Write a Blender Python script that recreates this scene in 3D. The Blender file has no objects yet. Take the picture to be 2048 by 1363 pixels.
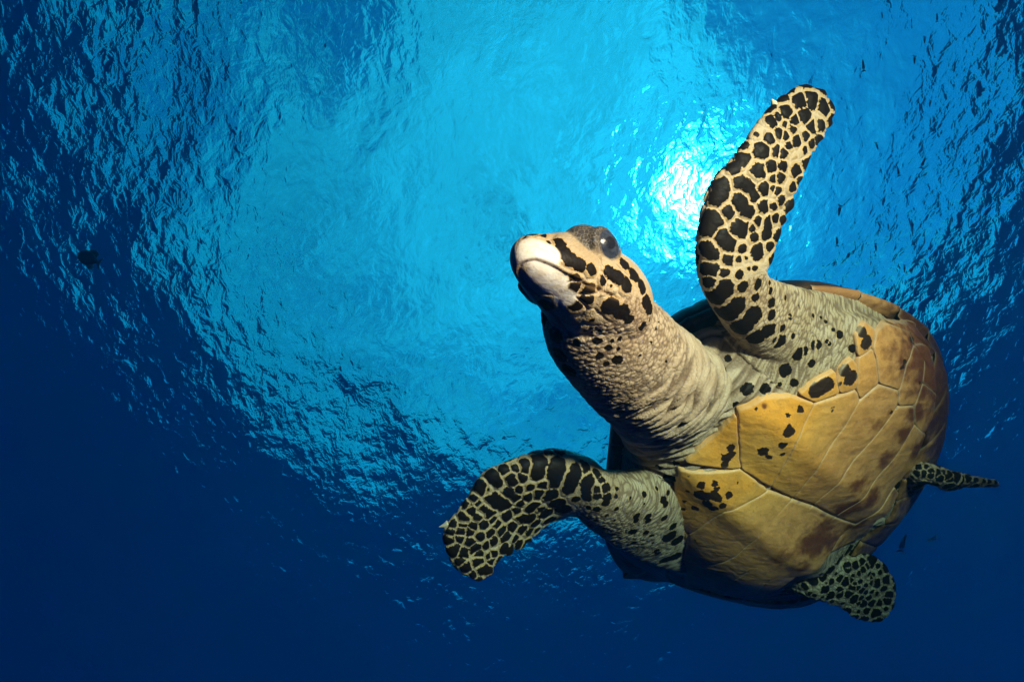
import bpy, bmesh, math, random
import numpy as np
from mathutils import Vector, Matrix, noise as mnoise
R = math.radians
scene = bpy.context.scene
col = scene.collection

# ------------------------------------------------------------------ camera
F_PX = 1200.0                      # focal length in pixels of the 2048 px wide photograph
CX, CY = 1024.0, 681.5
ZEN_X, ZEN_Y = 1090.0, 265.0       # where the zenith (centre of the bright window) lies in the photo
cam_d = bpy.data.cameras.new('camera'); cam = bpy.data.objects.new('camera', cam_d); col.objects.link(cam)
cam_d.sensor_width = 36.0; cam_d.lens = F_PX/2048*36; cam_d.clip_start = 0.02; cam_d.clip_end = 2000
zc = np.array([(ZEN_X-CX)/F_PX, (CY-ZEN_Y)/F_PX, 1.0]); zc /= np.linalg.norm(zc)   # world up in camera space (x right, y up, z forward)
fw = np.array([0, 0, 1.0]) - zc*zc[2]; fw /= np.linalg.norm(fw)                     # horizontal heading in camera space
rt = np.cross(zc, fw)                                                             # left-handed camera triple -> world right
rt = -rt if rt[0] < 0 else rt
CW = np.array([rt, fw, zc])        # rows: world x, y, z written in camera space;  world = CW @ cam
cam_right, cam_up, cam_fwd = CW@np.array([1, 0, 0]), CW@np.array([0, 1, 0]), CW@np.array([0, 0, 1])
M = Matrix(((cam_right[0], cam_up[0], -cam_fwd[0], 0), (cam_right[1], cam_up[1], -cam_fwd[1], 0), (cam_right[2], cam_up[2], -cam_fwd[2], 0), (0, 0, 0, 1)))
cam.matrix_world = M
scene.camera = cam
def ray(px, py): return np.array([(px-CX)/F_PX, (CY-py)/F_PX, 1.0])
def to_world(P): return np.asarray(P)@CW.T
WATER_Z = 7.0
IOR = 1.74

# ------------------------------------------------------------------ sky and sun
def refract_dir(px, py):           # direction above the water of a view ray that leaves through the flat surface
    d = to_world(ray(px, py)); d /= np.linalg.norm(d)
    s = np.array([d[0], d[1], 0])*IOR
    return np.array([s[0], s[1], math.sqrt(max(0.02, 1-s[0]**2-s[1]**2))])
sun_v = refract_dir(1390, 385)
sun_el = math.asin(sun_v[2]); sun_az = math.atan2(sun_v[0], sun_v[1])
world = bpy.data.worlds.new('World'); scene.world = world; world.use_nodes = True
nt = world.node_tree; N = nt.nodes; L = nt.links; N.clear()
def nd(tree, t, **kw):
    n = tree.nodes.new(t)
    for k, v in kw.items():
        if k.startswith('i_'):
            key = k[2:]; n.inputs[int(key) if key.isdigit() else key.replace('_', ' ')].default_value = v
        else: setattr(n, k, v)
    return n
out = nd(nt, 'ShaderNodeOutputWorld'); bg = nd(nt, 'ShaderNodeBackground', i_Strength=0.13)
sky = nd(nt, 'ShaderNodeTexSky', sky_type='NISHITA', sun_disc=False, sun_elevation=sun_el, sun_rotation=sun_az, dust_density=1.0)
tc = nd(nt, 'ShaderNodeTexCoord')
def wmath(op, a, b=None, c=None):
    n = nd(nt, 'ShaderNodeMath', operation=op)
    for i, v in enumerate((a, b, c)):
        if v is None: continue
        if isinstance(v, (int, float)): n.inputs[i].default_value = v
        else: L.new(v, n.inputs[i])
    return n.outputs[0]
# clouds: broken cloud cover seen through the surface, whiter and brighter towards the sun
nz = nd(nt, 'ShaderNodeTexNoise', i_Scale=2.3, i_Detail=7.0, i_Roughness=0.52, i_Distortion=0.5)
L.new(tc.outputs['Generated'], nz.inputs['Vector'])
cov = nz.outputs['Fac']
for (px, py, k, s) in [(570, 260, .22, 45), (1150, 60, .10, 8), (850, 430, .10, 12), (1100, 350, .10, 14), (1390, 300, .22, 30), (600, 800, .10, 20),
                       (730, 230, -.17, 70), (810, 530, -.13, 90), (1720, 300, -.28, 9), (430, 60, -.12, 20)]:
    dv = refract_dir(px, py)
    dp = nd(nt, 'ShaderNodeVectorMath', operation='DOT_PRODUCT'); L.new(tc.outputs['Generated'], dp.inputs[0]); dp.inputs[1].default_value = tuple(dv)
    g = wmath('MULTIPLY', wmath('EXPONENT', wmath('MULTIPLY', wmath('SUBTRACT', dp.outputs['Value'], 1.0), float(s))), k)
    cov = wmath('ADD', cov, g)
sx = nd(nt, 'ShaderNodeSeparateXYZ'); L.new(tc.outputs['Generated'], sx.inputs[0])
low = nd(nt, 'ShaderNodeMapRange', interpolation_type='SMOOTHSTEP', i_1=0.75, i_2=0.15, i_3=0.0, i_4=0.14); L.new(sx.outputs['Z'], low.inputs[0])   # cloud banks thicken towards the horizon
cov = wmath('ADD', cov, low.outputs[0])
mr = nd(nt, 'ShaderNodeMapRange', interpolation_type='SMOOTHSTEP', i_1=0.43, i_2=0.62); L.new(cov, mr.inputs[0])
sd = nd(nt, 'ShaderNodeVectorMath', operation='DOT_PRODUCT'); L.new(tc.outputs['Generated'], sd.inputs[0]); sd.inputs[1].default_value = tuple(sun_v)
glow = wmath('EXPONENT', wmath('MULTIPLY', wmath('SUBTRACT', sd.outputs['Value'], 1.0), 480.0))
glow2 = wmath('EXPONENT', wmath('MULTIPLY', wmath('SUBTRACT', sd.outputs['Value'], 1.0), 4.0))
cb = wmath('ADD', wmath('ADD', 4.6, wmath('MULTIPLY', glow, 2000.0)), wmath('MULTIPLY', glow2, 6.5))
nz2 = nd(nt, 'ShaderNodeTexNoise', i_Scale=6.5, i_Detail=6.0, i_Roughness=.6, i_Distortion=.8); L.new(tc.outputs['Generated'], nz2.inputs['Vector'])
cb = wmath('MULTIPLY', cb, wmath('MULTIPLY_ADD', nz2.outputs['Fac'], 1.5, .22))
cc = nd(nt, 'ShaderNodeVectorMath', operation='SCALE'); cc.inputs[0].default_value = (1.0, 1.0, 1.0); L.new(cb, cc.inputs['Scale'])
mx = nd(nt, 'ShaderNodeMix', data_type='RGBA'); L.new(mr.outputs[0], mx.inputs['Factor']); L.new(sky.outputs[0], mx.inputs['A']); L.new(cc.outputs[0], mx.inputs['B'])
L.new(mx.outputs['Result'], bg.inputs['Color']); L.new(bg.outputs[0], out.inputs[0])

sl = bpy.data.lights.new('sun', 'SUN'); sl.energy = 4.0; sl.angle = R(0.5); sl.color = (1, .96, .9)
so = bpy.data.objects.new('sun', sl); col.objects.link(so)
so.rotation_euler = Vector(tuple(-sun_v)).to_track_quat('-Z', 'Y').to_euler()

vs = scene.view_settings; vs.view_transform = 'Standard'; vs.look = 'None'; vs.exposure = 0; vs.gamma = 1; vs.use_curve_mapping = False
cy = scene.cycles; cy.max_bounces = 10; cy.transmission_bounces = 8; cy.volume_bounces = 3; cy.diffuse_bounces = 2; cy.glossy_bounces = 5
cy.use_denoising = True; cy.sample_clamp_indirect = 12.0; cy.caustics_refractive = True; cy.blur_glossy = 0.3

# ------------------------------------------------------------------ helpers
def mat(name):
    m = bpy.data.materials.new(name); m.use_nodes = True; m.node_tree.nodes.clear(); return m
def tag(o, label=None, cat=None, group=None, kind=None):
    if label: o['label'] = label
    if cat: o['category'] = cat
    if group: o['group'] = group
    if kind: o['kind'] = kind
    return o
def mesh_obj(name, V, Fc, m, parent=None, smooth=True):
    me = bpy.data.meshes.new(name); me.from_pydata([tuple(v) for v in V], [], [tuple(f) for f in Fc]); me.update()
    if smooth: me.polygons.foreach_set('use_smooth', [True]*len(me.polygons))
    me.materials.append(m)
    o = bpy.data.objects.new(name, me); col.objects.link(o)
    if parent is not None: o.parent = parent
    return o

# ------------------------------------------------------------------ water surface
def build_water():
    rng = np.random.default_rng(5)
    n = 520
    t = np.linspace(-1, 1, n); g = np.sign(t)*(np.abs(t)*30+np.abs(t)**5*170)     # dense overhead, coarse far out
    X, Y = np.meshgrid(g, g, indexing='ij'); Z = np.zeros_like(X)
    for lam, amp, cnt in ((9, .030, 5), (4.5, .013, 7), (2.2, .009, 9), (1.1, .0065, 12), (.6, .0038, 14)):
        for _ in range(cnt):
            th = rng.normal(0.9, 1.3); l_ = lam*rng.uniform(.75, 1.3); ph = rng.uniform(0, 6.28)
            Z += amp/math.sqrt(cnt)*1.4*np.sin((X*math.cos(th)+Y*math.sin(th))*2*math.pi/l_+ph+.6*np.sin(Y/lam*1.7+ph*2))
    Z *= np.exp(-np.maximum(0, np.hypot(X, Y)-40)/40)
    V = np.stack([X, Y, Z+WATER_Z], -1).reshape(-1, 3)
    i, j = np.meshgrid(np.arange(n-1), np.arange(n-1), indexing='ij'); a = (i*n+j).ravel()
    Fc = np.stack([a, a+n, a+n+1, a+1], -1)
    m = mat('sea surface'); T = m.node_tree
    o_ = nd(T, 'ShaderNodeOutputMaterial'); gl = nd(T, 'ShaderNodeBsdfGlass', i_IOR=IOR, i_Roughness=0.0)
    tcw = nd(T, 'ShaderNodeTexCoord')
    mp = nd(T, 'ShaderNodeMapping'); mp.inputs['Rotation'].default_value = (0, 0, 0.7); mp.inputs['Scale'].default_value = (1, .8, 1)
    T.links.new(tcw.outputs['Object'], mp.inputs['Vector'])
    n1 = nd(T, 'ShaderNodeTexNoise', i_Scale=6.5, i_Detail=3.5, i_Roughness=.5, i_Distortion=.35)
    T.links.new(mp.outputs[0], n1.inputs['Vector'])
    b1 = nd(T, 'ShaderNodeBump', i_Strength=1.0, i_Distance=.026); T.links.new(n1.outputs['Fac'], b1.inputs['Height'])
    T.links.new(b1.outputs[0], gl.inputs['Normal']); T.links.new(gl.outputs[0], o_.inputs[0])
    o = mesh_obj('water_surface', V, Fc, m); tag(o, 'rippled sea surface seen from below with a round bright window of sky', 'water', kind='structure')
build_water()

def build_haze():
    s = (.002, .0155, .026); a = (.70, .108, .026); d = .72
    b = 150.0; lo, hi = -60.0, WATER_Z-.55
    V = [(x, y, z) for x in (-b, b) for y in (-b, b) for z in (lo, hi)]
    Fc = [(0, 1, 3, 2), (4, 6, 7, 5), (0, 4, 5, 1), (2, 3, 7, 6), (0, 2, 6, 4), (1, 5, 7, 3)]
    m = mat('sea water'); T = m.node_tree
    o_ = nd(T, 'ShaderNodeOutputMaterial'); pv = nd(T, 'ShaderNodeVolumePrincipled')
    c = [x/d for x in s]; ac = [(1-min(1, a[i]/(d*(1-c[i]))))**2 for i in range(3)]
    pv.inputs['Color'].default_value = (*c, 1); pv.inputs['Absorption Color'].default_value = (*ac, 1)
    pv.inputs['Density'].default_value = d; pv.inputs['Density Attribute'].default_value = ''; pv.inputs['Anisotropy'].default_value = .55
    T.links.new(pv.outputs[0], o_.inputs['Volume'])
    o = mesh_obj('haze', V, Fc, m, smooth=False); tag(o, 'clear blue sea water fading to navy with distance', 'water', kind='stuff')
build_haze()

# ------------------------------------------------------------------ numeric helpers
def unit(v): v = np.asarray(v, float); return v/np.linalg.norm(v)
def sstep(a, b, x): t = np.clip((x-a)/(b-a), 0, 1); return t*t*(3-2*t)
def h3(i, j, k, s=0):
    n = (i*73856093) ^ (j*19349663) ^ (k*83492791) ^ (s*2654435761)
    n = (n ^ (n >> 13))*1274126177; n = n ^ (n >> 16)
    n = (n*668265263) & 0xffffffff; n = n ^ (n >> 15)
    return ((n*2246822519) & 0xffffff)/float(0xffffff)
def vnoise(Pn, s=0):
    I = np.floor(Pn).astype(np.int64); f = Pn-I; f = f*f*(3-2*f); r = 0
    for dx in (0, 1):
        for dy in (0, 1):
            for dz in (0, 1):
                w = (f[:, 0] if dx else 1-f[:, 0])*(f[:, 1] if dy else 1-f[:, 1])*(f[:, 2] if dz else 1-f[:, 2])
                r = r+w*h3(I[:, 0]+dx, I[:, 1]+dy, I[:, 2]+dz, s)
    return r
def fbm(Pn, o=3, s=0):
    r = 0; a = .5
    for k in range(o): r = r+a*vnoise(Pn*2**k, s+k); a *= .5
    return r/(1-.5**o)
def worley(Pn, s=0):
    I = np.floor(Pn).astype(np.int64); F1 = np.full(len(Pn), 9.); F2 = F1.copy()
    for dx in (-1, 0, 1):
        for dy in (-1, 0, 1):
            for dz in (-1, 0, 1):
                a, b, c = I[:, 0]+dx, I[:, 1]+dy, I[:, 2]+dz
                d = np.sqrt((a+h3(a, b, c, s)-Pn[:, 0])**2+(b+h3(a, b, c, s+7)-Pn[:, 1])**2+(c+h3(a, b, c, s+13)-Pn[:, 2])**2)
                m = d < F1; F2 = np.where(m, F1, np.minimum(F2, d)); F1 = np.where(m, d, F1)
    return F1, F2
def catmull(A, n):                 # A: (k, m) control rows -> n rows through them
    A = np.asarray(A, float); k = len(A); A = np.vstack([2*A[0]-A[1], A, 2*A[-1]-A[-2]])
    t = np.linspace(0, k-1-1e-9, n); i = t.astype(int); f = (t-i)[:, None]
    p0, p1, p2, p3 = A[i], A[i+1], A[i+2], A[i+3]
    return .5*(2*p1+(p2-p0)*f+(2*p0-5*p1+4*p2-p3)*f**2+(3*p1-p0-3*p2+p3)*f**3)
def ring_faces(nr, n):
    Fc = []
    for r in range(nr-1):
        for q in range(n): Fc.append((r*n+q, r*n+(q+1) % n, (r+1)*n+(q+1) % n, (r+1)*n+q))
    return Fc
class Soup:
    def __init__(s): s.V = []; s.F = []; s.k = 0
    def add(s, V, Fc):
        s.V.append(np.asarray(V)); s.F += [tuple(i+s.k for i in f) for f in Fc]; s.k += len(V)
def Pt(px, py, d): return ray(px, py)*d

# ------------------------------------------------------------------ the turtle's own frame (camera space, metres)
FRONT = Pt(1421, 873, 1.0)
AX = unit([.738, -.481, .481]); LA = np.array([.656, .677, -.33]); LA = unit(LA-AX*(LA@AX)); NV = np.cross(AX, LA); NV = -NV if NV[2] > 0 else NV
def body_pt(a, l, n): return FRONT+np.multiply.outer(a, AX)+np.multiply.outer(l, LA)+np.multiply.outer(n, NV)
def body_co(Pc): q = np.asarray(Pc)-FRONT; return q@AX, q@LA, q@NV
AC, A0, A1, WMAX, NRIM, HB, HT = .29, -.045, .685, .385, -.105, .136, .17
OUTLINE = np.array([(1240,830),(1225,950),(1215,1030),(1219,1095),(1244,1158),(1300,1206),(1370,1226),(1440,1226),(1520,1216),(1590,1190),(1650,1150),(1710,1100),(1765,1045),(1808,985),(1850,925),(1880,850),(1891,770),(1884,700),(1856,658),(1800,620),(1720,592),(1640,580),(1560,590),(1460,618),(1370,655),(1300,715)], float)
def bend(l): return -.15*np.minimum(1.25, np.maximum(0, -l-.07)/.36)**2
def fit_outline():                 # how far the rim reaches in every direction of the shell's own plane
    ph = np.linspace(-math.pi, math.pi, 240, endpoint=False); R_ = []
    P0, P1 = OUTLINE, np.roll(OUTLINE, -1, 0)
    for p in ph:
        r = np.linspace(.2, .75, 500); l = r*math.sin(p); Q = body_pt(AC+r*math.cos(p), l, NRIM+bend(l)); x = CX+F_PX*Q[:, 0]/Q[:, 2]; y = CY-F_PX*Q[:, 1]/Q[:, 2]
        c = ((P0[None, :, 1] > y[:, None]) != (P1[None, :, 1] > y[:, None])) & (x[:, None] < (P1[:, 0]-P0[:, 0])[None]*(y[:, None]-P0[None, :, 1])/(P1[:, 1]-P0[:, 1]+1e-9)[None]+P0[None, :, 0])
        ins = (c.sum(1) % 2) == 1; k = np.where(~ins)[0]; R_.append(r[k[0]] if len(k) else r[-1])
    R_ = np.array(R_)/1.03
    for _ in range(30): R_ = .25*np.roll(R_, 1)+.5*R_+.25*np.roll(R_, -1)
    return np.append(ph, math.pi), np.append(R_, R_[0])
_PH, _RD = fit_outline()
print('outline', np.round(_RD[::20], 3).tolist())
def r_out(phi): return np.interp((np.asarray(phi)+math.pi) % (2*math.pi)-math.pi, _PH, _RD)
def rho(a, l): return np.hypot(a-AC, l)/r_out(np.arctan2(l, a-AC))
def under(a, l):
    r = np.minimum(rho(a, l), 1.0)
    u = NRIM+bend(l)+HB*np.sqrt(np.maximum(0, 1-r**2.0))+.035*np.exp(-((a-.36)/.2)**2-((l+.19)/.17)**2)*np.maximum(0, 1-r**4)
    return u+.010*(np.exp(-((np.abs(l)-.085)/.03)**2)-.8*np.exp(-(l/.03)**2))*sstep(.95, .6, r)
def hit_under(px, py):
    d = np.linspace(.75, 1.7, 1400); Q = ray(px, py)[None]*d[:, None]; a, l, n = body_co(Q)
    g = np.where(rho(a, l) < 1, n-under(a, l), 1.0); k = np.where(g < 0)[0]
    k = k[0] if len(k) else int(np.argmin(rho(a, l)))
    return a[k], l[k]
c3 = lambda x, y: (860+x/3.4133, 860+y/3.4133)
c4 = lambda x, y: (1200+x/1.9476, 560+y/1.9476)
c5 = lambda x, y: (1560+x/3.4957, 880+y/3.4957)
c2 = lambda x, y: (1360+x/2.39, 150+y/2.39)
c1 = lambda x, y: (1000+x/2.84, 420+y/2.84)

# head frame: f towards the beak, l towards the lit eye, u towards the crown
HO = Pt(1124, 546, .72)
HF = unit([-.68, .33, -.655]); HL = np.array([.76, .44, -.47]); HL = unit(HL-HF*(HL@HF)); HU = np.cross(HF, HL); HU = -HU if HU[1] < 0 else HU
def head_pt(f, l, u): return HO+np.multiply.outer(f, HF)+np.multiply.outer(l, HL)+np.multiply.outer(u, HU)
def head_co(Pc): q = np.asarray(Pc)-HO; return q@HF, q@HL, q@HU

soup = Soup(); regions = []
def limb(name, secs, nseg=70, n=36, thick_lead=.3, rag=0.0, r0=.5, teeth=13):
    # secs rows: lead px, py, depth, trail px, py, depth, thickness
    A = catmull([np.concatenate([Pt(*s[0:3]), Pt(*s[3:6]), [s[6]]]) for s in secs], nseg)
    ld, tr, th = A[:, 0:3], A[:, 3:6], A[:, 6]
    if rag:                        # the trailing edge is scalloped by the scales that form it
        t_ = np.linspace(0, 1, nseg); ph_ = t_*teeth+.35*np.sin(t_*31)+.2*np.sin(t_*57); tooth = np.abs(np.sin(ph_*math.pi))**.6-.6
        dr = tr-ld; dr /= np.linalg.norm(dr, axis=1)[:, None]; tr = tr+dr*(rag*tooth*sstep(r0-.05, r0+.1, t_)*(1+.5*np.sin(t_*23)))[:, None]
    c = (ld+tr)/2; u = (ld-tr)/2; tg = np.gradient(c, axis=0)
    w = np.cross(tg, u); w /= np.linalg.norm(w, axis=1)[:, None]
    ang = np.linspace(0, 2*math.pi, n, endpoint=False)
    prof = np.sign(np.sin(ang))*np.abs(np.sin(ang))**.85*(1-thick_lead+thick_lead*np.cos(ang))
    V = c[:, None]+u[:, None]*np.cos(ang)[None, :, None]+w[:, None]*(th/2)[:, None, None]*prof[None, :, None]
    Fc = ring_faces(nseg, n); V = V.reshape(-1, 3)
    V = np.vstack([V, c[:1], c[-1:]]); k = len(V)
    Fc += [(q, (q+1) % n, k-2) for q in range(n)]+[((nseg-1)*n+q, (nseg-1)*n+(q+1) % n, k-1) for q in range(n)]
    soup.add(V, Fc); regions.append((name, c, np.linalg.norm(u, axis=1)))

limb('right_flipper', [
 (1680, 860, 1.16, 1800, 660, 1.10, .12), (1600, 790, 1.09, 1720, 600, 1.05, .13), (1515, 720, 1.01, 1620, 578, .99, .115), (1450, 652, .945, 1555, 562, .93, .09),
 (1404, 575, .89, 1533, 545, .90, .07), (1394, 500, .87, 1543, 520, .895, .055), (1402, 430, .86, 1557, 478, .89, .045), (1423, 362, .85, 1578, 428, .885, .038),
 (1467, 315, .85, 1600, 368, .88, .032), (1506, 253, .855, 1624, 315, .88, .028), (1545, 206, .865, 1656, 262, .885, .024), (1578, 181, .875, 1669, 222, .89, .02), (1604, 170, .885, 1648, 181, .895, .012)], 130, rag=.0055, r0=.36, teeth=19)
limb('left_flipper', [
 (1480, 960, 1.27, 1450, 1130, 1.38, .10), (1390, 932, 1.185, 1375, 1145, 1.32, .13), (1300, 945, 1.10, 1268, 1116, 1.205, .13), (1225, 952, 1.04, 1190, 1064, 1.11, .10), (1172, 922, 1.02, 1150, 1032, 1.09, .095),
 (1122, 907, 1.0, 1122, 1036, 1.10, .09), (1070, 911, .985, 1094, 1046, 1.095, .08), (1015, 927, .97, 1070, 1068, 1.08, .064), (970, 946, .965, 1047, 1090, 1.06, .05),
 (930, 998, .965, 1008, 1112, 1.02, .036), (891, 1048, .965, 992, 1130, 1.01, .03), (889, 1088, .97, 979, 1148, 1.0, .026), (906, 1128, .98, 968, 1158, .995, .02), (934, 1153, .985, 957, 1164, .99, .012)], 130, rag=.0075, r0=.34, teeth=15)
limb('hind_low', [
 (1510, 1080, 1.42, 1500, 1140, 1.43, .06), (1575, 1125, 1.34, 1565, 1175, 1.35, .055), (1622, 1148, 1.27, 1612, 1190, 1.28, .045), (1664, 1127, 1.27, 1648, 1203, 1.29, .035), (1700, 1113, 1.27, 1680, 1213, 1.30, .028),
 (1734, 1105, 1.28, 1706, 1233, 1.31, .024), (1764, 1120, 1.29, 1736, 1244, 1.32, .02), (1788, 1155, 1.30, 1767, 1239, 1.32, .016), (1792, 1180, 1.31, 1785, 1214, 1.32, .012)], 80, thick_lead=.1, rag=.006, r0=.4, teeth=11)
limb('hind_up', [
 (1765, 930, 1.30, 1765, 1000, 1.32, .06), (1825, 922, 1.19, 1803, 990, 1.22, .055), (1848, 925, 1.145, 1832, 968, 1.165, .05), (1872, 934, 1.14, 1860, 963, 1.17, .04),
 (1900, 942, 1.14, 1891, 979, 1.18, .032), (1935, 950, 1.15, 1928, 972, 1.19, .024), (1966, 957, 1.16, 1964, 970, 1.19, .018), (1997, 963, 1.17, 1996, 969, 1.19, .01)], 60, thick_lead=.1)
limb('neck', [
 (1285, 582, .80, 1088, 645, .78, .13), (1332, 627, .845, 1110, 725, .82, .14), (1372, 668, .90, 1165, 790, .88, .15), (1425, 706, .98, 1218, 838, .96, .16),
 (1470, 735, 1.08, 1255, 890, 1.07, .135), (1530, 760, 1.17, 1290, 950, 1.17, .12), (1580, 780, 1.25, 1330, 980, 1.25, .10)], 60, thick_lead=0)

def head_loft():
    # f, centre u, half width, height up, depth down, squareness
    S = [(-.135, -.002, .040, .040, .045), (-.115, -.002, .055, .050, .056), (-.085, 0, .0615, .054, .058), (-.055, 0, .0615, .054, .056), (-.025, .002, .057, .050, .052), (.0, .002, .050, .045, .048),
         (.025, .0, .043, .038, .043), (.045, -.004, .034, .031, .036), (.062, -.008, .0255, .026, .028), (.074, -.012, .018, .022, .019), (.081, -.015, .010, .016, .010), (.084, -.016, .003, .008, .004)]
    A = catmull(S, 60); n = 48; ang = np.linspace(0, 2*math.pi, n, endpoint=False); V = []
    for f, cu, hw, up, dn in A:
        c, s = np.cos(ang), np.sin(ang)
        x = hw*np.sign(c)*np.abs(c)**.9; y = cu+np.where(s > 0, up, dn)*np.sign(s)*np.abs(s)**.9
        V.append(head_pt(np.full(n, f), x, y))
    V = np.array(V).reshape(-1, 3); k = len(V); V = np.vstack([V, head_pt(np.array([A[0, 0]]), np.zeros(1), np.zeros(1)), head_pt(np.array([.0845]), np.zeros(1), np.array([-.016]))])
    Fc = ring_faces(60, n)+[(q, (q+1) % n, k) for q in range(n)]+[(59*n+q, 59*n+(q+1) % n, k+1) for q in range(n)]
    soup.add(V, Fc)
    regions.append(('head', head_pt(A[:, 0], 0*A[:, 0], A[:, 1]), A[:, 2]))
    for sd_ in (-1, 1):            # brow and eyelid bulges
        th, ph = np.meshgrid(np.linspace(.05, math.pi-.05, 16), np.linspace(0, 2*math.pi, 24, endpoint=False), indexing='ij')
        V = head_pt((EYE[0]+.036*np.sin(th)*np.cos(ph)).ravel(), (sd_*(EYE[1]-.008+.028*np.cos(th))).ravel(), (EYE[2]+.029*np.sin(th)*np.sin(ph)).ravel())
        Fc = ring_faces(16, 24)+[tuple(range(24)), tuple(range(15*24, 16*24))]
        soup.add(V, Fc)
EYE = (-.011, .042, .020)
def eye_frame(sd_):
    pd = unit(-.06*HF+sd_*.90*HL-.34*HU); ec = head_pt(np.array(EYE[0]-.007), np.array(sd_*(EYE[1]-.003)), np.array(EYE[2]-.002))
    x = unit(HF-pd*(HF@pd)); return ec, pd, x, np.cross(pd, x)
def eyelids():
    for sd_ in (-1, 1):
        ec, pd, x, y = eye_frame(sd_); U, W = np.meshgrid(np.linspace(0, 2*math.pi, 40, endpoint=False), np.linspace(0, 2*math.pi, 14, endpoint=False), indexing='ij'); U = U.ravel(); W = W.ravel()
        rad = np.multiply.outer(np.cos(U)*1.12, x)+np.multiply.outer(np.sin(U)*.86, y)
        V = ec+pd*.0175+rad*.0225+(rad*np.cos(W)[:, None]+np.multiply.outer(np.sin(W), pd))*.0062
        Fc = [(a*14+b, ((a+1) % 40)*14+b, ((a+1) % 40)*14+(b+1) % 14, a*14+(b+1) % 14) for a in range(40) for b in range(14)]
        soup.add(V, Fc)
eyelids()
head_loft()

def torso():
    nr, n = 40, 120; ph = np.linspace(-math.pi, math.pi, n, endpoint=False); V = []
    ro = np.sin(np.linspace(0, math.pi/2, nr))*.96
    for side in (0, 1):
        for r in (ro if side == 0 else ro[::-1]):
            a = AC+r_out(ph)*r*np.cos(ph); l = r_out(ph)*r*np.sin(ph)
            nn = under(a, l)-.0085 if side == 0 else NRIM+bend(l)-.004-(HT-.02)*np.sqrt(np.maximum(0, 1-(r/.97)**2))*np.ones(n)
            V.append(body_pt(a, l, nn))
    soup.add(np.array(V).reshape(-1, 3), ring_faces(2*nr, n))
torso()

# one continuous skin: union of the lofts, smoothed where they meet
def union_mesh():
    me = bpy.data.meshes.new('soup'); V = np.vstack(soup.V)
    me.from_pydata([tuple(v) for v in V], [], soup.F); me.update()
    o = bpy.data.objects.new('soup', me); col.objects.link(o)
    r = o.modifiers.new('r', 'REMESH'); r.mode = 'VOXEL'; r.voxel_size = VOXEL
    s = o.modifiers.new('s', 'SMOOTH'); s.factor = .5; s.iterations = 24
    dg = bpy.context.evaluated_depsgraph_get(); e = o.evaluated_get(dg); m = e.to_mesh()
    V = np.empty(len(m.vertices)*3); m.vertices.foreach_get('co', V); V = V.reshape(-1, 3)
    Fq = np.empty(len(m.loops), int); m.loops.foreach_get('vertex_index', Fq); Fq = Fq.reshape(-1, 4)
    e.to_mesh_clear(); bpy.data.objects.remove(o); bpy.data.meshes.remove(me)
    return V, Fq
VOXEL = .0019
SV, SF = union_mesh()
print('skin', len(SV), len(SF))
def vnormals(V, Fq):
    n = np.cross(V[Fq[:, 2]]-V[Fq[:, 0]], V[Fq[:, 3]]-V[Fq[:, 1]]); r = np.zeros_like(V)
    for k in range(4):
        for c in range(3): r[:, c] += np.bincount(Fq[:, k], n[:, c], len(V))
    return r/np.maximum(1e-12, np.linalg.norm(r, axis=1))[:, None]
SN = vnormals(SV, SF)
# make the normals point outwards (the camera triple is left handed)
_q = np.argmin(SV[:, 2]);
if SN[_q, 2] > 0: SN = -SN
px_all = CX+F_PX*SV[:, 0]/SV[:, 2]; py_all = CY-F_PX*SV[:, 1]/SV[:, 2]
def skin_hit(px, py):
    d2 = (px_all-px)**2+(py_all-py)**2; k = np.where(d2 < 25)[0]
    if len(k) == 0: k = np.argsort(d2)[:1]
    j = k[np.argmin(SV[k, 2]+np.sqrt(d2[k])*1e-5)]
    return SV[j]

# which part of the animal each point of the skin belongs to
rk = np.full(len(SV), 9.); rid = np.zeros(len(SV), int)
cen_s = {}
for q, (nm, c, rr) in enumerate(regions):
    best = np.full(len(SV), 9.); bi = np.zeros(len(SV), int)
    for j in range(0, len(c), 2):
        d = np.linalg.norm(SV-c[j], axis=1)/max(.03, rr[j]); m = d < best; best[m] = d[m]; bi[m] = j
    cen_s[nm] = bi; m = best < rk; rk[m] = best[m]; rid[m] = q
names = [r[0] for r in regions]

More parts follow.
